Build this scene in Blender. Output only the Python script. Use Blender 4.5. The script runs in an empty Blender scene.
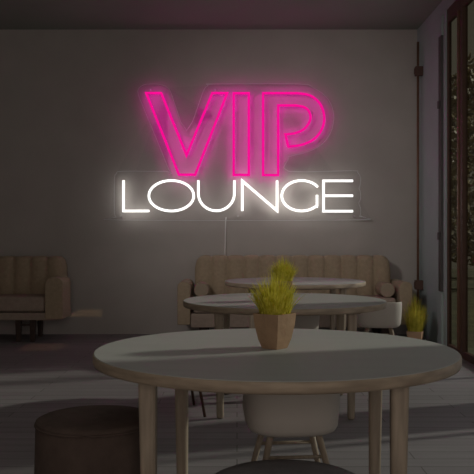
import bpy, bmesh, math, random
from mathutils import Vector, Matrix
random.seed(7)
PI = math.pi
SC = bpy.context.scene
COL = SC.collection

# ------------------------------------------------------------------ materials
def mat(name, col, rough=0.6, metal=0.0, noise=0.0, scale=8.0, stretch=(1, 1, 1), bump=0.0, bscale=60.0, spec=0.3, sheen=0.0):
    m = bpy.data.materials.new(name); m.use_nodes = True
    nt = m.node_tree; p = nt.nodes['Principled BSDF']
    p.inputs['Base Color'].default_value = (*col, 1)
    p.inputs['Roughness'].default_value = rough
    p.inputs['Metallic'].default_value = metal
    p.inputs['Specular IOR Level'].default_value = spec
    if sheen: p.inputs['Sheen Weight'].default_value = sheen
    tc = nt.nodes.new('ShaderNodeTexCoord')
    mp = nt.nodes.new('ShaderNodeMapping'); mp.inputs['Scale'].default_value = stretch
    nt.links.new(tc.outputs['Object'], mp.inputs['Vector'])
    if noise:
        n = nt.nodes.new('ShaderNodeTexNoise'); n.inputs['Scale'].default_value = scale
        n.inputs['Detail'].default_value = 5
        nt.links.new(mp.outputs[0], n.inputs['Vector'])
        r = nt.nodes.new('ShaderNodeValToRGB')
        r.color_ramp.elements[0].position = 0.3; r.color_ramp.elements[1].position = 0.7
        r.color_ramp.elements[0].color = (*[c * (1 - noise) for c in col], 1)
        r.color_ramp.elements[1].color = (*[min(1, c * (1 + noise)) for c in col], 1)
        nt.links.new(n.outputs['Fac'], r.inputs['Fac'])
        nt.links.new(r.outputs['Color'], p.inputs['Base Color'])
    if bump:
        n2 = nt.nodes.new('ShaderNodeTexNoise'); n2.inputs['Scale'].default_value = bscale
        nt.links.new(mp.outputs[0], n2.inputs['Vector'])
        b = nt.nodes.new('ShaderNodeBump'); b.inputs['Strength'].default_value = bump; b.inputs['Distance'].default_value = 0.01
        nt.links.new(n2.outputs['Fac'], b.inputs['Height'])
        nt.links.new(b.outputs['Normal'], p.inputs['Normal'])
    return m

def emit(name, col, s):
    m = bpy.data.materials.new(name); m.use_nodes = True
    nt = m.node_tree; nt.nodes.clear()
    e = nt.nodes.new('ShaderNodeEmission'); e.inputs['Color'].default_value = (*col, 1); e.inputs['Strength'].default_value = s
    o = nt.nodes.new('ShaderNodeOutputMaterial'); nt.links.new(e.outputs[0], o.inputs['Surface'])
    return m

def clear(name, tint, gloss_fac, rough=0.05):
    m = bpy.data.materials.new(name); m.use_nodes = True
    nt = m.node_tree; nt.nodes.clear()
    t = nt.nodes.new('ShaderNodeBsdfTransparent'); t.inputs['Color'].default_value = (*tint, 1)
    g = nt.nodes.new('ShaderNodeBsdfGlossy'); g.inputs['Roughness'].default_value = rough
    mx = nt.nodes.new('ShaderNodeMixShader'); mx.inputs['Fac'].default_value = gloss_fac
    o = nt.nodes.new('ShaderNodeOutputMaterial')
    nt.links.new(t.outputs[0], mx.inputs[1]); nt.links.new(g.outputs[0], mx.inputs[2]); nt.links.new(mx.outputs[0], o.inputs['Surface'])
    return m

M = {}
M['wall'] = mat('taupe plaster', (0.50, 0.455, 0.42), 0.85, noise=0.05, scale=2.2, bump=0.05, bscale=90)
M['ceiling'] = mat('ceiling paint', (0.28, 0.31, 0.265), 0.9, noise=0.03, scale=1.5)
M['pier'] = mat('pale grey paint', (0.40, 0.48, 0.48), 0.7, noise=0.04, scale=3)
M['laminate'] = mat('white laminate', (0.49, 0.485, 0.455), 0.6, noise=0.025, scale=3, stretch=(1, 5, 1), spec=0.15)
M['wood'] = mat('pale oak', (0.43, 0.335, 0.245), 0.55, noise=0.22, scale=7, stretch=(1, 1, 6))
M['leg'] = mat('oak leg', (0.43, 0.345, 0.26), 0.5, noise=0.2, scale=14, stretch=(3, 3, 0.35))
M['sofa'] = mat('olive beige upholstery', (0.43, 0.33, 0.225), 0.9, noise=0.08, scale=30, bump=0.3, bscale=250, sheen=0.1)
M['sofa_seat'] = mat('brown upholstery', (0.40, 0.31, 0.25), 0.9, noise=0.08, scale=30, bump=0.3, bscale=250)
M['bolster'] = mat('beige bolster', (0.38, 0.30, 0.22), 0.9, noise=0.06, scale=30)
M['dark'] = mat('dark walnut', (0.065, 0.04, 0.032), 0.5, noise=0.2, scale=12)
M['pouf'] = mat('brown velvet', (0.12, 0.085, 0.07), 0.95, noise=0.15, scale=14, bump=0.3, bscale=160)
M['pouf_grey'] = mat('grey velvet', (0.27, 0.25, 0.26), 0.95, noise=0.1, scale=14, bump=0.3, bscale=160)
M['shell'] = mat('cream moulded shell', (0.58, 0.525, 0.465), 0.5, noise=0.03, scale=5)
M['metal'] = mat('brown metal', (0.16, 0.085, 0.065), 0.45, metal=0.4, noise=0.15, scale=20)
M['copper'] = mat('copper trim', (0.22, 0.12, 0.08), 0.45, metal=0.3, noise=0.12, scale=9)
M['maroon'] = mat('maroon frame', (0.12, 0.065, 0.05), 0.5, noise=0.12, scale=9)
M['frame'] = mat('dark window frame', (0.09, 0.08, 0.08), 0.5, noise=0.1, scale=9)
M['kraft'] = mat('kraft pot', (0.42, 0.27, 0.165), 0.75, noise=0.1, scale=25, bump=0.15, bscale=120)
M['soil'] = mat('soil', (0.05, 0.035, 0.022), 1.0, noise=0.4, scale=60)
M['cord'] = mat('pale cord', (0.95, 0.95, 0.92), 0.4)
M['board_edge'] = mat('acrylic edge', (0.72, 0.72, 0.72), 0.3)
M['steel'] = mat('steel', (0.6, 0.6, 0.6), 0.3, metal=0.9)
M['glass'] = clear('window glass', (0.80, 0.83, 0.80), 0.06)
M['acrylic'] = clear('clear acrylic', (0.97, 0.97, 0.97), 0.006, 0.35)
M['pink'] = emit('pink neon', (0.90, 0.004, 0.285), 1.0)
M['pink_back'] = emit('pink added halo', (1.0, 0.0, 0.55), 6.3)  # glow added behind the tubes, for the halo on the wall
M['white_back'] = emit('white added halo', (1.0, 0.985, 0.95), 5.0)
M['white'] = emit('white neon', (1.0, 0.985, 0.96), 1.6)
M['ground'] = mat('garden ground', (0.12, 0.11, 0.06), 1.0, noise=0.4, scale=3)
M['bark'] = mat('bark', (0.10, 0.07, 0.045), 0.9, noise=0.3, scale=20)
M['lampshade'] = emit('lamp diffuser', (1.0, 0.93, 0.85), 1.0)

def leafmat(name, c0, c1, scale):
    m = mat(name, c0, 0.55)
    nt = m.node_tree; p = nt.nodes['Principled BSDF']
    n = nt.nodes.new('ShaderNodeTexNoise'); n.inputs['Scale'].default_value = scale
    tc = nt.nodes.new('ShaderNodeTexCoord'); nt.links.new(tc.outputs['Object'], n.inputs['Vector'])
    r = nt.nodes.new('ShaderNodeValToRGB'); r.color_ramp.elements[0].position = .35; r.color_ramp.elements[1].position = .65
    r.color_ramp.elements[0].color = (*c0, 1); r.color_ramp.elements[1].color = (*c1, 1)
    nt.links.new(n.outputs['Fac'], r.inputs['Fac']); nt.links.new(r.outputs['Color'], p.inputs['Base Color'])
    return m
M['grass'] = leafmat('yellow green blades', (0.62, 0.56, 0.03), (0.92, 0.84, 0.16), 55)
M['grass_floor'] = leafmat('olive blades', (0.50, 0.46, 0.05), (0.75, 0.68, 0.12), 20)
for k_ in ('grass', 'grass_floor'):
    nt = M[k_].node_tree; p = nt.nodes['Principled BSDF']; o_ = nt.nodes['Material Output']
    tr = nt.nodes.new('ShaderNodeBsdfTranslucent'); nt.links.new(p.inputs['Base Color'].links[0].from_socket, tr.inputs['Color'])
    mx = nt.nodes.new('ShaderNodeMixShader'); mx.inputs['Fac'].default_value = .45
    nt.links.new(p.outputs[0], mx.inputs[1]); nt.links.new(tr.outputs[0], mx.inputs[2]); nt.links.new(mx.outputs[0], o_.inputs['Surface'])
M['foliage'] = leafmat('olive leaves', (0.24, 0.18, 0.06), (0.34, 0.26, 0.10), 3)

def floor_mat():
    m = bpy.data.materials.new('grey brown floor planks'); m.use_nodes = True
    nt = m.node_tree; p = nt.nodes['Principled BSDF']; p.inputs['Roughness'].default_value = 0.6
    p.inputs['Specular IOR Level'].default_value = 0.25
    tc = nt.nodes.new('ShaderNodeTexCoord')
    br = nt.nodes.new('ShaderNodeTexBrick'); br.inputs['Scale'].default_value = 1.0
    br.inputs['Brick Width'].default_value = 1.5; br.inputs['Row Height'].default_value = 0.14
    br.inputs['Mortar Size'].default_value = 0.004; br.offset = 0.37
    br.inputs['Color1'].default_value = (0.27, 0.245, 0.25, 1); br.inputs['Color2'].default_value = (0.31, 0.285, 0.29, 1)
    br.inputs['Mortar'].default_value = (0.17, 0.15, 0.15, 1)
    nt.links.new(tc.outputs['Object'], br.inputs['Vector'])
    mp = nt.nodes.new('ShaderNodeMapping'); mp.inputs['Scale'].default_value = (0.7, 7, 1)
    nt.links.new(tc.outputs['Object'], mp.inputs['Vector'])
    n = nt.nodes.new('ShaderNodeTexNoise'); n.inputs['Scale'].default_value = 2.5; n.inputs['Detail'].default_value = 6
    nt.links.new(mp.outputs[0], n.inputs['Vector'])
    r = nt.nodes.new('ShaderNodeValToRGB'); r.color_ramp.elements[0].color = (.78, .78, .78, 1); r.color_ramp.elements[1].color = (1.15, 1.15, 1.15, 1)
    nt.links.new(n.outputs['Fac'], r.inputs['Fac'])
    mx = nt.nodes.new('ShaderNodeMixRGB'); mx.blend_type = 'MULTIPLY'; mx.inputs['Fac'].default_value = 1
    nt.links.new(br.outputs['Color'], mx.inputs[1]); nt.links.new(r.outputs['Color'], mx.inputs[2])
    nt.links.new(mx.outputs[0], p.inputs['Base Color'])
    return m
M['floor'] = floor_mat()

# ------------------------------------------------------------------ helpers
def obj(name, bm, m, parent=None, smooth=False, loc=None, bevel=0.0, sub=0):
    me = bpy.data.meshes.new(name); bmesh.ops.recalc_face_normals(bm, faces=bm.faces); bm.to_mesh(me); bm.free()
    me.materials.append(m)
    if smooth:
        for p in me.polygons: p.use_smooth = True
    o = bpy.data.objects.new(name, me); COL.objects.link(o)
    if parent: o.parent = parent
    if loc: o.location = loc
    if bevel:
        b = o.modifiers.new('bevel', 'BEVEL'); b.width = bevel; b.segments = 3; b.limit_method = 'ANGLE'; b.angle_limit = 0.6
    if sub:
        s = o.modifiers.new('sub', 'SUBSURF'); s.levels = sub; s.render_levels = sub
    return o
def empty(name, label, cat, loc, rz=0, group=None):
    o = bpy.data.objects.new(name, None); COL.objects.link(o); o.empty_display_size = 0.1
    o.location = loc; o.rotation_euler = (0, 0, rz); o['label'] = label; o['category'] = cat
    if group: o['group'] = group
    return o
def tag(o, label, cat, group=None):
    o['label'] = label; o['category'] = cat
    if group: o['group'] = group
    return o
def struct(name, bm, m):
    o = obj(name, bm, m); o['kind'] = 'structure'; return o
def box(bm, x0, x1, y0, y1, z0, z1):
    vs = [bm.verts.new((x, y, z)) for z in (z0, z1) for y in (y0, y1) for x in (x0, x1)]
    for f in ((0, 2, 3, 1), (4, 5, 7, 6), (0, 1, 5, 4), (2, 6, 7, 3), (0, 4, 6, 2), (1, 3, 7, 5)):
        bm.faces.new([vs[i] for i in f])
    return bm
def B(*a): return box(bmesh.new(), *a)
def lathe(prof, n=48, bm=None, cx=0, cy=0, close=False):
    """prof: list of (r, z); ends are capped"""
    bm = bm or bmesh.new(); rings = []
    for r, z in prof:
        rings.append([bm.verts.new((cx + r * math.cos(2 * PI * k / n), cy + r * math.sin(2 * PI * k / n), z)) for k in range(n)])
    for a, b in zip(rings, rings[1:]):
        for k in range(n): bm.faces.new((a[k], a[(k + 1) % n], b[(k + 1) % n], b[k]))
    bm.faces.new(rings[0][::-1]); bm.faces.new(rings[-1])
    return bm
def tube(pts, r, closed=False, n=10, bm=None, r1=None):
    bm = bm or bmesh.new(); pts = [Vector(p) for p in pts]; N = len(pts); rings = []
    up = None
    for i, p in enumerate(pts):
        a = pts[(i - 1) % N] if (closed or i > 0) else p
        b = pts[(i + 1) % N] if (closed or i < N - 1) else p
        d = (b - a).normalized()
        d1 = (p - a).normalized() if (p - a).length > 1e-9 else d
        if up is None:
            up = Vector((0, 1, 0)) if abs(d.y) < 0.9 else Vector((1, 0, 0))
        s = d.cross(up).normalized(); u = s.cross(d).normalized()
        k = 1 / max(0.35, d.dot(d1)) if (closed or 0 < i < N - 1) else 1
        rr = r if r1 is None else r + (r1 - r) * i / (N - 1)
        rings.append([bm.verts.new(p + s * (rr * k * math.cos(2 * PI * j / n)) + u * (rr * math.sin(2 * PI * j / n))) for j in range(n)])
    rng = range(N if closed else N - 1)
    for i in rng:
        a, b = rings[i], rings[(i + 1) % N]
        for j in range(n): bm.faces.new((a[j], a[(j + 1) % n], b[(j + 1) % n], b[j]))
    if not closed:
        bm.faces.new(rings[0][::-1]); bm.faces.new(rings[-1])
    return bm
def taper_box(p0, p1, w0, w1, d0=None, d1=None):
    """a rectangular leg from p0 (top) to p1 (bottom)"""
    d0 = d0 or w0; d1 = d1 or w1; bm = bmesh.new(); vs = []
    for p, w, d in ((p0, w0, d0), (p1, w1, d1)):
        vs.append([bm.verts.new((p[0] + sx * w / 2, p[1] + sy * d / 2, p[2])) for sx, sy in ((-1, -1), (1, -1), (1, 1), (-1, 1))])
    for k in range(4): bm.faces.new((vs[0][k], vs[0][(k + 1) % 4], vs[1][(k + 1) % 4], vs[1][k]))
    bm.faces.new(vs[0]); bm.faces.new(vs[1][::-1])
    return bm
def copy_tree(o, parent=None):
    c = o.copy(); COL.objects.link(c)
    if parent: c.parent = parent
    for ch in list(o.children): copy_tree(ch, c)
    return c

# ------------------------------------------------------------------ the room
XR, XL, YB, YF, ZC = 2.19, -4.5, 9.6, -3.0, 3.70
struct('floor', B(XL, XR, YF, YB, -0.1, 0), M['floor'])
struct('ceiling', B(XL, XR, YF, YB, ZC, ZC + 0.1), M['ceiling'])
struct('wall_back', B(XL - .15, XR + .25, YB, YB + .15, -0.1, ZC + .1), M['wall'])
struct('wall_left', B(XL - .15, XL, YF, YB, -0.1, ZC + .1), M['wall'])
struct('wall_front', B(XL - .15, XR + .25, YF - .15, YF, -0.1, ZC + .1), M['wall'])
T = 0.04
bm = bmesh.new()
box(bm, XR, XR + T, 8.46, YB, -0.1, ZC + .1)           # pier in the corner
box(bm, XR, XR + T, 5.15, 5.72, -0.1, ZC + .1)         # pier between the two glazings
box(bm, XR, XR + T, YF, 3.60, -0.1, ZC + .1)
box(bm, XR, XR + T, 5.72, 8.46, 3.55, ZC + .1)
box(bm, XR, XR + T, 3.60, 5.15, 3.55, ZC + .1)
struct('wall_right', bm, M['pier'])
def win(name, y0, y1, mull):
    root = empty(name, '', '', (XR, y0, 0)); del root['label']; del root['category']; root['kind'] = 'structure'
    def part(n, bm, m): return obj(n, bm, m, root, loc=None)
    L = y1 - y0
    bm = bmesh.new()
    box(bm, 0.0, 0.04, 0, 0.06, 0, 3.55); box(bm, 0.0, 0.04, L - 0.03, L, 0, 3.55)
    box(bm, 0.0, 0.04, 0.06, L - 0.03, 0, 0.07); box(bm, 0.0, 0.04, 0.06, L - 0.03, 3.41, 3.55)
    part('window_frame', bm, M['maroon'])
    for yy, w, mm in mull: part('mullion', B(-0.012, 0.04, yy - y0 - w / 2, yy - y0 + w / 2, 0.07, 3.41), M[mm])
    part('glass_pane', B(0.018, 0.026, 0.06, L - 0.03, 0.07, 3.41), M['glass'])
    return root
win('window_1', 5.72, 8.24, [(7.80, .045, 'copper'), (7.67, .07, 'maroon'), (6.7, .05, 'copper')])
win('window_2', 3.60, 5.15, [(5.0, .05, 'copper')])
# white jamb and the dark slim sash beside window 1
struct('trim_1', B(XR - .010, XR + .04, 8.24, 8.34, 0, 3.55), M['pier'])
t = empty('window_shutter', 'slim dark vertical shutter strip beside the tall window at right', 'shutter', (XR, 8.42, 0.6))
obj('panel', B(-.03, 0, -.055, .055, 0, 2.72), M['frame'], t, bevel=.004)
for z in (1.95, .55):
    obj('catch', B(-.05, -.03, -.03, .03, z, z + .08), M['frame'], t, bevel=.004)

# brown pipe in the corner
t = empty('corner_pipe', 'slim rust brown vertical pipe in the far right corner, two brackets', 'pipe', (2.135, 9.32, 0))
obj('pipe', tube([(0, 0, 0), (0, 0, 3.48)], .015, n=14), M['copper'], t, smooth=True)
for z in (.56, 3.08):
    bm = bmesh.new(); box(bm, -.035, .055, -.035, .035, z, z + .11); box(bm, -.045, -.03, -.02, .02, z + .02, z + .09)
    obj('bracket', bm, M['maroon'], t, bevel=.006)

# outside
g = bmesh.new(); box(g, XR + T, 16, -2, 32, -0.25, -0.12)
struct('ground', g, M['ground'])
def shrub(x, y, h, w, label, seed):
    rnd = random.Random(seed)
    t = empty('garden_shrub', label, 'shrub', (x, y, -.12), 0, 'shrubs in the garden outside the window')
    bm = bmesh.new()
    for k in range(5):
        a = k * 1.3; tube([(0.05 * math.cos(a), .05 * math.sin(a), 0), (.25 * w * math.cos(a), .25 * w * math.sin(a), h * .4), (.35 * w * math.cos(a + .4), .35 * w * math.sin(a + .4), h * .75)], .05, n=6, bm=bm, r1=.015)
    obj('stem', bm, M['bark'], t)
    bm = bmesh.new()
    for k in range(3600):
        th = rnd.uniform(0, 2 * PI); u = rnd.uniform(-1, 1); r = rnd.uniform(.55, 1) ** .5
        q = math.sqrt(1 - u * u)
        c = Vector((q * math.cos(th) * r * w, q * math.sin(th) * r * w, h * .55 + u * r * h * .47))
        s = rnd.uniform(.10, .22)
        a = Vector((rnd.uniform(-1, 1), rnd.uniform(-1, 1), rnd.uniform(-1, 1))).normalized()
        b = a.orthogonal().normalized()
        bm.faces.new([bm.verts.new(c + v) for v in (a * s, b * s * .4, -a * s, -b * s * .4)])
    obj('foliage', bm, M['foliage'], t)
shrub(6.3, 20.0, 5.6, 1.9, 'olive brown shrub seen through the right-hand window, the nearer one', 3)
shrub(8.6, 25.5, 7.5, 2.2, 'tall dark shrub far behind, at the right edge outside the window', 4)

# ------------------------------------------------------------------ tables
def make_table(label, x, y, rz=0):
    t = empty('round_table', label, 'table', (x, y, 0), rz, 'round white topped tables')
    R, H, TH = .705, .74, .043
    slab = obj('tabletop', lathe([(R - .02, H - TH), (R - .004, H - TH + .004), (R, H - TH + .012), (R, H - .006), (R - .002, H - .002), (R - .004, H - .001)], 128), M['wood'], t)
    for p in slab.data.polygons: p.use_smooth = len(p.vertices) == 4
    obj('top_surface', lathe([(R - .004, H - .002), (R - .006, H + .001)], 128), M['laminate'], slab)
    obj('underframe', lathe([(.50, H - TH - .018), (.50, H - TH)], 64), M['wood'], t)
    for sx, sy in ((-1, -1), (1, -1), (-1, 1), (1, 1)):
        ax, ay = sx * .43, sy * .40
        lg = obj('leg', taper_box((ax, ay, H - TH), (ax * .985, ay * .985, 0), .062, .046), M['leg'], t, bevel=.014)
        obj('leg_bracket', B(ax - .05, ax + .05, ay - .045, ay + .045, H - TH - .012, H - TH), M['wood'], lg, bevel=.003)
    return t
make_table('large round white topped table nearest the camera, on square oak legs', .150, 3.1, -.075)
make_table('middle round white topped table, just behind the nearest table', .33, 5.52, -.04)
make_table('farthest and smallest-looking round white table, close to the long sofa', .58, 7.93)

# ------------------------------------------------------------------ potted grass
def pot_bm(s=1.0):
    bm = bmesh.new(); n = 8
    def ring(r_corner, r_mid, z, rot):
        return [bm.verts.new(((r_corner if k % 2 == 0 else r_mid) * s * math.cos(k * PI / 4 + rot), (r_corner if k % 2 == 0 else r_mid) * s * math.sin(k * PI / 4 + rot), z * s)) for k in range(n)]
    rot = -PI / 2 + .10
    r0 = ring(.050, .037, 0, rot); r1 = ring(.066, .049, .035, rot); r2 = ring(.080, .060, .090, rot); r3 = ring(.086, .066, .138, rot)
    r4 = ring(.081, .061, .138, rot); r5 = ring(.079, .059, .122, rot)
    for a, b in ((r0, r1), (r1, r2), (r2, r3), (r3, r4), (r4, r5)):
        for k in range(n):
            q = (a[k], a[(k + 1) % n], b[(k + 1) % n], b[k])
            if a in (r0, r1, r2) and b is not r4:
                if k % 2 == 0: bm.faces.new((q[0], q[1], q[3])); bm.faces.new((q[1], q[2], q[3]))
                else: bm.faces.new((q[0], q[1], q[2])); bm.faces.new((q[0], q[2], q[3]))
            else: bm.faces.new(q)
    bm.faces.new(r0[::-1])
    return bm, [v.co.copy() for v in r5]
def grass_bm(n, rad, h0, h1, z0, spread, w, seed):
    rnd = random.Random(seed); bm = bmesh.new()
    for k in range(n):
        a = rnd.uniform(0, 2 * PI); r = rad * math.sqrt(rnd.random()); h = rnd.uniform(h0, h1) * (1.0 - .38 * r / rad)
        base = Vector((r * math.cos(a), r * math.sin(a), z0))
        aa = a + rnd.uniform(-.5, .5); lean = spread * (.15 + r / rad) * rnd.uniform(.4, 1.2)
        d = Vector((math.cos(aa), math.sin(aa), 0)); side = Vector((-math.sin(aa + rnd.uniform(-1.2, 1.2)), math.cos(aa), 0)).normalized()
        prev = None
        for i in range(5):
            f = i / 4
            c = base + d * (lean * f ** 1.6) + Vector((0, 0, h * (f - .12 * f * f * (lean / spread))))
            ww = w * (1 - f) ** .7 + .0003
            th = d * ww * .25
            cur = [bm.verts.new(c + side * ww), bm.verts.new(c + th), bm.verts.new(c - side * ww)]
            if prev:
                bm.faces.new((prev[0], prev[1], cur[1], cur[0])); bm.faces.new((prev[1], prev[2], cur[2], cur[1]))
            prev = cur
    return bm
def plant(label, x, y, z, rz, s=1.0, seed=1, gm='grass', hs=1.0, ss=1.0):
    t = empty('potted_grass', label, 'plant', (x, y, z), rz, 'potted yellow green grasses')
    bm, rim = pot_bm(s); p = obj('pot', bm, M['kraft'], t)
    bm = bmesh.new(); bm.faces.new([bm.verts.new(v) for v in rim]); ext = bmesh.ops.extrude_face_region(bm, geom=bm.faces[:])
    for v in [g for g in ext['geom'] if isinstance(g, bmesh.types.BMVert)]: v.co.z -= .006 * s
    obj('soil', bm, M['soil'], p)
    obj('grass_blades', grass_bm(620, .057 * s, .14 * s * hs, .225 * s * hs, .118 * s, .060 * s * ss, .0024 * s, seed), M[gm], t)
    return t
plant('potted yellow green grass in a faceted kraft pot on the nearest table', .149, 3.12, .7415, 0, 1.0, 5)
plant('potted grass on the middle table, half hidden behind the front potted grass', .318, 5.44, .7415, .6, 1.0, 9)
plant('taller olive yellow potted grass on the floor in the far right corner', 1.90, 8.42, 0, .3, 1.3, 12, 'grass_floor', 1.7, .9)

# ------------------------------------------------------------------ tub chairs
def tub_shell():
    bm = bmesh.new(); n = 48
    def ring(r, z, dz=0.0, inner=0.0):
        vs = []
        for k in range(n):
            a = 2 * PI * k / n
            c, s_ = math.cos(a), math.sin(a); e = 3.0
            rr = r / (abs(c) ** e + abs(s_) ** e) ** (1 / e)
            f = max(0, min(1, (.35 + s_) / .7)); f = f * f * (3 - 2 * f)      # open side towards +y
            vs.append(bm.verts.new((rr * c, rr * s_ * .95, z - dz * f)))
        return vs
    prof = [(.10, .420, 0), (.145, .423, 0), (.168, .434, 0), (.178, .452, 0), (.183, .50, .02), (.187, .58, .08), (.188, .632, .12), (.185, .640, .12), (.178, .634, .12), (.170, .58, .07), (.163, .50, .01), (.155, .478, 0), (.09, .472, 0)]
    rings = [ring(*p) for p in prof]
    for a, b in zip(rings, rings[1:]):
        for k in range(n): bm.faces.new((a[k], a[(k + 1) % n], b[(k + 1) % n], b[k]))
    bm.faces.new(rings[0][::-1]); bm.faces.new(rings[-1])
    return bm
def make_tub(label, x, y, rz):
    t = empty('tub_chair', label, 'chair', (x, y, 0), rz, 'cream tub chairs on splayed wooden legs')
    obj('shell', tub_shell(), M['shell'], t, smooth=True)
    obj('seat_pad', lathe([(.13, .472), (.148, .476), (.152, .49), (.145, .502), (.12, .506)], 40), M['bolster'], t, smooth=True)
    for sx in (-1, 1):
        for sy in (-1, 1):
            top = (sx * .092, sy * .09, .425); bot = (sx * .195, sy * .18, 0)
            obj('leg', tube([top, tuple((a + b) / 2 for a, b in zip(top, bot)), bot], .0135, n=12, r1=.009), M['leg'], t, smooth=True)
    z = .34; k = .092 + .103 * (1 - z / .425); kk = .09 + .09 * (1 - z / .425)
    for a, b in (((-k, -kk, z), (k, -kk, z)), ((-k, kk, z), (k, kk, z))):
        obj('stretcher', tube([a, b], .007, n=8), M['leg'], t, smooth=True)
    return t
tub = make_tub('cream tub chair tucked under the nearest round table', .212, 3.12, .10)
for lab, x, y, rz in (('cream tub chair tucked under the middle table, right of the potted grass', .425, 5.9, .0),
                      ('pale tub chair standing at the right of the middle table, before the sofa', 1.205, 6.7, -.12)):
    c = copy_tree(tub); c.location = (x, y, 0); c.rotation_euler.z = rz; c['label'] = lab

# thin-legged stool
t = empty('metal_stool', 'stool with thin dark splayed metal legs behind the nearest table at left', 'stool', (-.443, 5.32, 0))
obj('seat', lathe([(.10, .452), (.165, .455), (.172, .468), (.168, .488), (.14, .496)], 40), M['pouf'], t, smooth=True)
for fx, fy in ((.141, .23), (.233, -.14), (-.137, -.23), (-.229, .138)):
    obj('leg', tube([(fx * .62, fy * .62, .455), (fx, fy, 0.0)], .0095, n=10), M['metal'], t, smooth=True)
obj('foot_ring', tube([(.17 * math.cos(a * PI / 16), .17 * math.sin(a * PI / 16), .22) for a in range(32)], .006, closed=True, n=8), M['metal'], t, smooth=True)

# ------------------------------------------------------------------ poufs
def pouf(label, x, y, m, r, h):
    t = empty('pouf', label, 'pouf', (x, y, 0), 0, 'round upholstered poufs')
    prof = [(r - .03, .02), (r - .008, .03), (r + .002, .06), (r + .004, h * .5), (r, h - .045), (r - .004, h - .028)]
    obj('body', lathe(prof, 72), m, t, smooth=True)
    obj('cushion_top', lathe([(r - .012, h - .03), (r - .001, h - .024), (r - .001, h - .012), (r - .02, h - .003), (r - .07, h + .002), (r * .4, h + .004)], 72), m, t, smooth=True)
    obj('piping', tube([((r) * math.cos(k * PI / 32), (r) * math.sin(k * PI / 32), h - .026) for k in range(64)], .005, closed=True, n=8), m, t, smooth=True)
    obj('base', lathe([(r - .05, 0), (r - .05, .022)], 48), M['dark'], t)
pouf('dark brown round pouf at lower left, beside the nearest table', -.575, 3.22, M['pouf'], .24, .452)
pouf('grey round pouf at the bottom of the photo, before the tub chair', .15, 2.38, M['pouf_grey'], .238, .452)

# ------------------------------------------------------------------ sofas
def backrest_bm(x0, x1, y0, y1, z0, z1, cw, rad=.09):
    """channel tufted: vertical rolls, top corners rounded"""
    bm = bmesh.new(); nch = max(1, round((x1 - x0) / cw)); per = 10; N = nch * per
    th = y1 - y0; cols = []
    for i in range(N + 1):
        x = x0 + (x1 - x0) * i / N; f = (i % per) / per
        bulge = abs(math.sin(PI * f)) ** .5 * .045
        dx = max(0, rad - min(x - x0, x1 - x))
        top = z1 - (rad - math.sqrt(max(0, rad * rad - dx * dx))) - (.045 - bulge) * .35
        yf = y0 + .045 - bulge
        pts = [(yf + .02, z0), (yf, z0 + .03), (yf, z0 + (top - z0) * .5), (yf + .004, top - .06), (yf + .018, top - .02), (yf + .05, top), (y1 - .04, top), (y1 - .01, top - .02), (y1, top - .06), (y1, z0)]
        cols.append([bm.verts.new((x, y, z)) for y, z in pts])
    for a, b in zip(cols, cols[1:]):
        for k in range(len(a) - 1): bm.faces.new((a[k], b[k], b[k + 1], a[k + 1]))
        bm.faces.new((a[-1], b[-1], b[0], a[0]))
    bm.faces.new(cols[0]); bm.faces.new(cols[-1][::-1])
    return bm
def rounded(x0, x1, y0, y1, z0, z1): return B(x0, x1, y0, y1, z0, z1)
def arm_bm(x0, x1, y0, y1, z0, z1, r):
    """arm with a rounded top seen from the front; outer side flares a little"""
    bm = bmesh.new(); prof = [(x0, z0), (x1, z0), (x1, z1 - r)]
    w = x1 - x0
    for k in range(1, 8):
        a = k / 8 * PI / 2; prof.append((x1 - r + r * math.cos(a), z1 - r + r * math.sin(a)))
    for k in range(0, 8):
        a = k / 8 * PI / 2; prof.append((x0 + r - r * math.sin(a), z1 - r + r * math.cos(a)))
    prof.append((x0, z1 - r))
    f = [bm.verts.new((x, y0, z)) for x, z in prof]; b = [bm.verts.new((x, y1, z)) for x, z in prof]
    n = len(prof)
    for k in range(n): bm.faces.new((f[k], f[(k + 1) % n], b[(k + 1) % n], b[k]))
    bm.faces.new(f[::-1]); bm.faces.new(b)
    return bm
def sofa_leg(x, y, h, t, w=.06):
    obj('leg', taper_box((x, y, h), (x, y, 0), w, w * .75), M['dark'], t, bevel=.005)

# left sofa (origin: floor, middle)
t = empty('channel_sofa', 'olive brown channel-backed sofa on dark legs at the left, cut by the frame', 'sofa', (-3.10, 9.15, 0), 0, 'channel tufted sofas along the back wall')
W = 1.16
obj('backrest', backrest_bm(-W + .10, W - .10, .08, .36, .34, .955, .195), M['sofa'], t, smooth=True)
obj('seat_cushion', B(-W + .205, W - .205, -.35, .12, .345, .515), M['sofa_seat'], t, bevel=.03)
obj('base', B(-W + .05, W - .05, -.34, .34, .25, .335), M['sofa_seat'], t, bevel=.01)
for s in (-1, 1):
    a0, a1 = (W - .20, W) if s > 0 else (-W, -W + .20)
    obj('arm', arm_bm(a0, a1, -.36, .07, .262, .725, .07), M['sofa'], t, bevel=.012)
for x in (-W + .22, -W + .38, W - .52, W - .36):
    sofa_leg(x, -.25, .255, t, .065); 
for x in (-W + .3, W - .4): sofa_leg(x, .25, .255, t)
obj('leg_brace', B(W - .5, W - .38, -.262, -.238, .18, .2), M['dark'], t)
obj('leg_brace', B(-W + .24, -W + .36, -.262, -.238, .18, .2), M['dark'], t)

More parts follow.
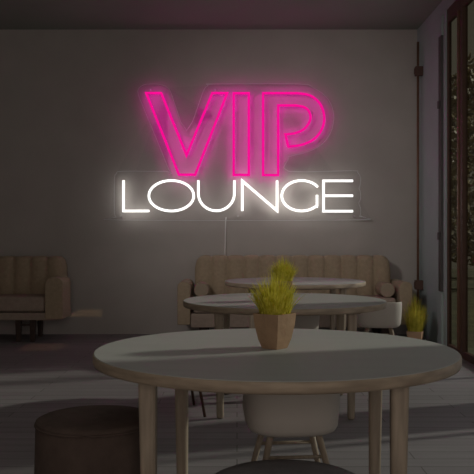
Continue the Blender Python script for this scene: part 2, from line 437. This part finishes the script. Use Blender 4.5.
# long sofa behind the tables
t = empty('channel_sofa', 'long beige channel-backed sofa against the wall, below the sign', 'sofa', (.645, 9.12, 0), 0, 'channel tufted sofas along the back wall')
obj('backrest', backrest_bm(-1.14, 1.16, .12, .42, .30, .965, .192, .12), M['sofa'], t, smooth=True)
obj('seat_cushion', B(-1.13, 1.13, -.33, .16, .33, .50), M['sofa_seat'], t, bevel=.035)
obj('base', B(-1.16, 1.16, -.32, .40, .17, .325), M['sofa_seat'], t, bevel=.01)
for s in (-1, 1):
    a0, a1 = (1.165, 1.31) if s > 0 else (-1.31, -1.165)
    obj('arm', arm_bm(a0, a1, -.33, .35, .20, .68, .06), M['sofa'], t, bevel=.012)
for x in (-1.02, 1.02):
    sofa_leg(x, -.22, .175, t, .10); sofa_leg(x, .30, .175, t, .10)
for s, lab in ((-1, 'round beige bolster at the left end of the long sofa'), (1, 'round beige bolster at the right end of the long sofa')):
    bm = tube([(0, -.26, 0), (0, -.25, 0), (0, .10, 0), (0, .11, 0)], .082, n=28)
    o = obj('bolster_cushion', bm, M['bolster'], smooth=False, bevel=.012)
    o.location = (.645 + s * 1.045, 9.12, .583)
    tag(o, lab, 'cushion', 'bolsters on the long sofa')

# ------------------------------------------------------------------ neon sign
DW = 9.50
def wp(px, py, y=0.0):
    return Vector(((px - 237) / 790 * DW, y, 1.18 + (238 - py) / 790 * DW))
C0 = wp(238, 150)
sign = empty('neon_sign', 'pink and white neon sign reading VIP LOUNGE on the back wall', 'sign', (C0.x, DW, C0.z))
def L(pts, y=0.0): return [wp(px, py) - Vector((C0.x, 0, C0.z)) + Vector((0, y, 0)) for px, py in pts]
def arc(cx, cy, rx, ry, a0, a1, n=24):
    return [(cx + rx * math.cos(math.radians(a0 + (a1 - a0) * k / n)), cy - ry * math.sin(math.radians(a0 + (a1 - a0) * k / n))) for k in range(n + 1)]
def smooth_pts(pts, n=5, closed=False):
    out = []; N = len(pts)
    for i in range(N - 1):
        p0 = pts[max(0, i - 1)]; p1 = pts[i]; p2 = pts[i + 1]; p3 = pts[min(N - 1, i + 2)]
        for k in range(n):
            t_ = k / n
            out.append(tuple(.5 * ((2 * b) + (-a + c) * t_ + (2 * a - 5 * b + 4 * c - d) * t_ ** 2 + (-a + 3 * b - 3 * c + d) * t_ ** 3) for a, b, c, d in zip(p0, p1, p2, p3)))
    out.append(pts[-1]); return out
def dens(pts, closed):
    """extra points beside each corner keep the tube's width"""
    out = []; N = len(pts)
    for i in range(N):
        p = Vector(pts[i]); q = Vector(pts[(i + 1) % N])
        out.append(tuple(p))
        if i < N - 1 or closed:
            l = (q - p).length
            if l > 4: out.append(tuple(p + (q - p) * (1.2 / l))); out.append(tuple(q - (q - p) * (1.2 / l)))
    return out
YT = -.012
RP, RW = .0150, .0150
def strip(pts, closed, m, parent, w):
    o = obj('added_halo', tube(L(pts, YT + RP - .0005), w, closed, 6), M[m], parent)  # unseen glow strip added behind the tube to strengthen the wall halo
    for v in o.data.vertices: v.co.y = YT + RP - .0005 + (v.co.y - YT - RP + .0005) * .15
    return o
def letter(name, pts, closed, r, m):
    o = obj(name, tube(L(dens(pts, closed), YT), r, closed, 10), M[m], sign, smooth=True)
    strip(dens(pts, closed), closed, m + '_back', o, r * .8)
    return o
V = [(146.3, 94.3), (161.2, 94.3), (186.6, 156.3), (212.3, 94.3), (227.2, 94.3), (195.2, 175.8), (179, 175.8)]
letter('letter_v', V, True, RP, 'pink')
I_ = [(233.7, 94.4), (248.8, 94.4), (248.8, 176), (233.7, 176)]
letter('letter_i', I_, True, RP, 'pink')
cv = lambda l: [(210 + x * .3586, 70 + y * .3586) for x, y in l]
Pout = smooth_pts(cv([(245, 68), (280, 75), (306, 97), (318, 131), (313, 165), (292, 194), (258, 211), (218, 217)]))
Pin = smooth_pts(cv([(210, 183), (238, 179), (262, 168), (276, 150), (280, 134), (274, 116), (260, 106), (238, 102)]))
P_ = cv([(148, 68)]) + Pout + Pin + cv([(190, 102), (190, 296), (148, 296)])
letter('letter_p', P_, True, RP, 'pink')
letter('letter_l', [(123.7, 181.5), (123.7, 212), (149.3, 212)], False, RW, 'white')
obj('letter_o', tube(L(arc(171.4, 196.8, 22.4, 15.2, 0, 360, 56)[:-1], YT), RW, True, 10), M['white'], sign, smooth=True)
obj('letter_u', tube(L([(198.4, 181.5), (198.4, 188)] + arc(216.4, 194.5, 18, 17.3, 180, 360, 30) + [(234.4, 188), (234.4, 181.5)], YT), RW, False, 10), M['white'], sign, smooth=True)
letter('letter_n', [(242.3, 212), (242.3, 182), (277, 211.7), (277, 181.7)], False, RW, 'white')
G = arc(301.5, 196.8, 19.8, 15.2, 35, 320, 44)
letter('letter_g', G[:-1] + [(316.9, 207.5), (316.9, 196.0)], False, RW, 'white')
bm = tube(L(dens([(352.8, 181.9), (323.4, 181.9), (323.4, 212.2), (352.8, 212.2)], False), YT), RW, False, 10)
tube(L([(323.4, 196.8), (352.8, 196.8)], YT), RW, False, 10, bm=bm)
obj('letter_e', bm, M['white'], sign, smooth=True)
# clear backboard, contour cut
cont = [(139, 98), (137.5, 91), (142, 86), (150, 84.5), (160, 85), (167, 88), (171, 94), (186.5, 131), (203, 92), (208, 86.5), (214, 84.5), (298, 84.5), (313, 88), (326, 97), (332.5, 108), (334, 120), (331, 133), (322, 145), (308, 152.5), (290, 157), (288.5, 160), (288.5, 172), (352, 171.5), (358, 173.5), (361, 179), (360.2, 187), (359.2, 189), (360.8, 193), (360.8, 200), (359.2, 204), (361, 210), (360, 217), (352, 221), (122, 221), (116, 218), (114, 212), (114, 180), (116, 174.5), (122, 172), (166, 172), (168, 169)]
cont = smooth_pts(cont + [cont[0]], 3)[:-1]
bm = bmesh.new(); pl = L(cont, .028)
fv = [bm.verts.new(p) for p in pl]; bv = [bm.verts.new(p + Vector((0, .008, 0))) for p in pl]
n = len(pl)
for k in range(n): bm.faces.new((fv[k], fv[(k + 1) % n], bv[(k + 1) % n], bv[k]))
f1 = bm.faces.new(fv); f2 = bm.faces.new(bv[::-1]); bmesh.ops.triangulate(bm, faces=[f1, f2])
board = obj('backboard', bm, M['acrylic'], sign)
obj('board_edge', tube([p + Vector((0, .004, 0)) for p in pl], .0032, True, 6), M['board_edge'], board)
for px, py in ((150, 90), (215, 90), (318, 100), (120, 217), (355, 217), (238, 217)):
    a, = L([(px, py)], .02); obj('standoff', tube([a, a + Vector((0, .078, 0))], .008, n=10), M['steel'], sign)
c, = L([(224, 211)], .0)
pts = [(226.0, 218), (225.6, 222), (225.5, 230), (225.3, 240), (225, 250), (225, 262)]
obj('power_cord', tube([p for p in L(pts, .06)], .0062, n=8), M['cord'], sign, smooth=True)

# ------------------------------------------------------------------ lights
def area(name, loc, rot, sx, sy, power, col, spread=PI):
    l = bpy.data.lights.new(name, 'AREA'); l.shape = 'RECTANGLE'; l.size = sx; l.size_y = sy; l.energy = power; l.color = col; l.spread = spread
    o = bpy.data.objects.new(name, l); COL.objects.link(o); o.location = loc; o.rotation_euler = rot; return o
def aim(o, tgt):
    o.rotation_euler = (Vector(tgt) - o.location).to_track_quat('-Z', 'Y').to_euler()
sun = bpy.data.lights.new('sun', 'SUN'); sun.energy = 1.6; sun.angle = math.radians(2.5); sun.color = (1.0, .95, .88)
so = bpy.data.objects.new('sun', sun); COL.objects.link(so)
so.rotation_euler = Vector((-1, -.33, -.52)).to_track_quat('-Z', 'Y').to_euler()
# daylight entering through the glazing
area('window_daylight', (XR - .06, 7.2, 1.7), (0, PI / 2, 0), 3.0, 1.9, 5.0, (.92, .95, 1.0))
area('window_daylight', (XR - .06, 3.8, 1.7), (0, PI / 2, 0), 3.0, 2.6, 4.0, (.92, .95, 1.0))
# added spot: lifts the sign wall's middle, edges fall off, no known fixture
def spot(loc, tgt, power, angle, blend, r, col):
    l = bpy.data.lights.new('wall_fill_spot', 'SPOT'); l.energy = power; l.spot_size = math.radians(angle); l.spot_blend = blend; l.shadow_soft_size = r; l.color = col
    o = bpy.data.objects.new('wall_fill_spot', l); COL.objects.link(o); o.location = loc; aim(o, tgt); return o
spot((-2.4, 3.0, 3.5), (1.0, 9.6, 1.4), 265, 46, 1.0, .35, (1.0, .95, .92))
area('overhead_fill', (-.3, 3.5, ZC - .03), (0, 0, 0), 2.5, 5, 5, (1.0, .96, .92))  # added overhead fill for the ambient level, no known fixture

area('rear_fill', (.2, YF + .1, 1.7), (PI / 2, 0, 0), 2.6, 2.2, 41, (1.0, .89, .82))  # added fill from behind the camera, no window stands there
# added narrow lamps, no known source: two small warm gleams low at left
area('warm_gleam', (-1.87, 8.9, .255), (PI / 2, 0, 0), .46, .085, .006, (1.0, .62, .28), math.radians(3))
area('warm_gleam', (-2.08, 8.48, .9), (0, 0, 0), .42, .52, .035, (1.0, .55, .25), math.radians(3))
w = bpy.data.worlds.new('world'); SC.world = w; w.use_nodes = True
bg = w.node_tree.nodes['Background']; bg.inputs['Color'].default_value = (.62, .52, .38, 1); bg.inputs['Strength'].default_value = .10

# ------------------------------------------------------------------ camera
cam = bpy.data.cameras.new('camera'); cam.sensor_width = 36; cam.lens = 60.0; cam.clip_end = 200
co = bpy.data.objects.new('camera', cam); COL.objects.link(co); co.location = (0, 0, 1.18); co.rotation_euler = (PI / 2, 0, 0)
SC.camera = co
SC.view_settings.view_transform = 'Standard'; SC.view_settings.look = 'None'
SC.view_settings.gamma = 1; SC.view_settings.use_curve_mapping = False; SC.view_settings.exposure = 0.0
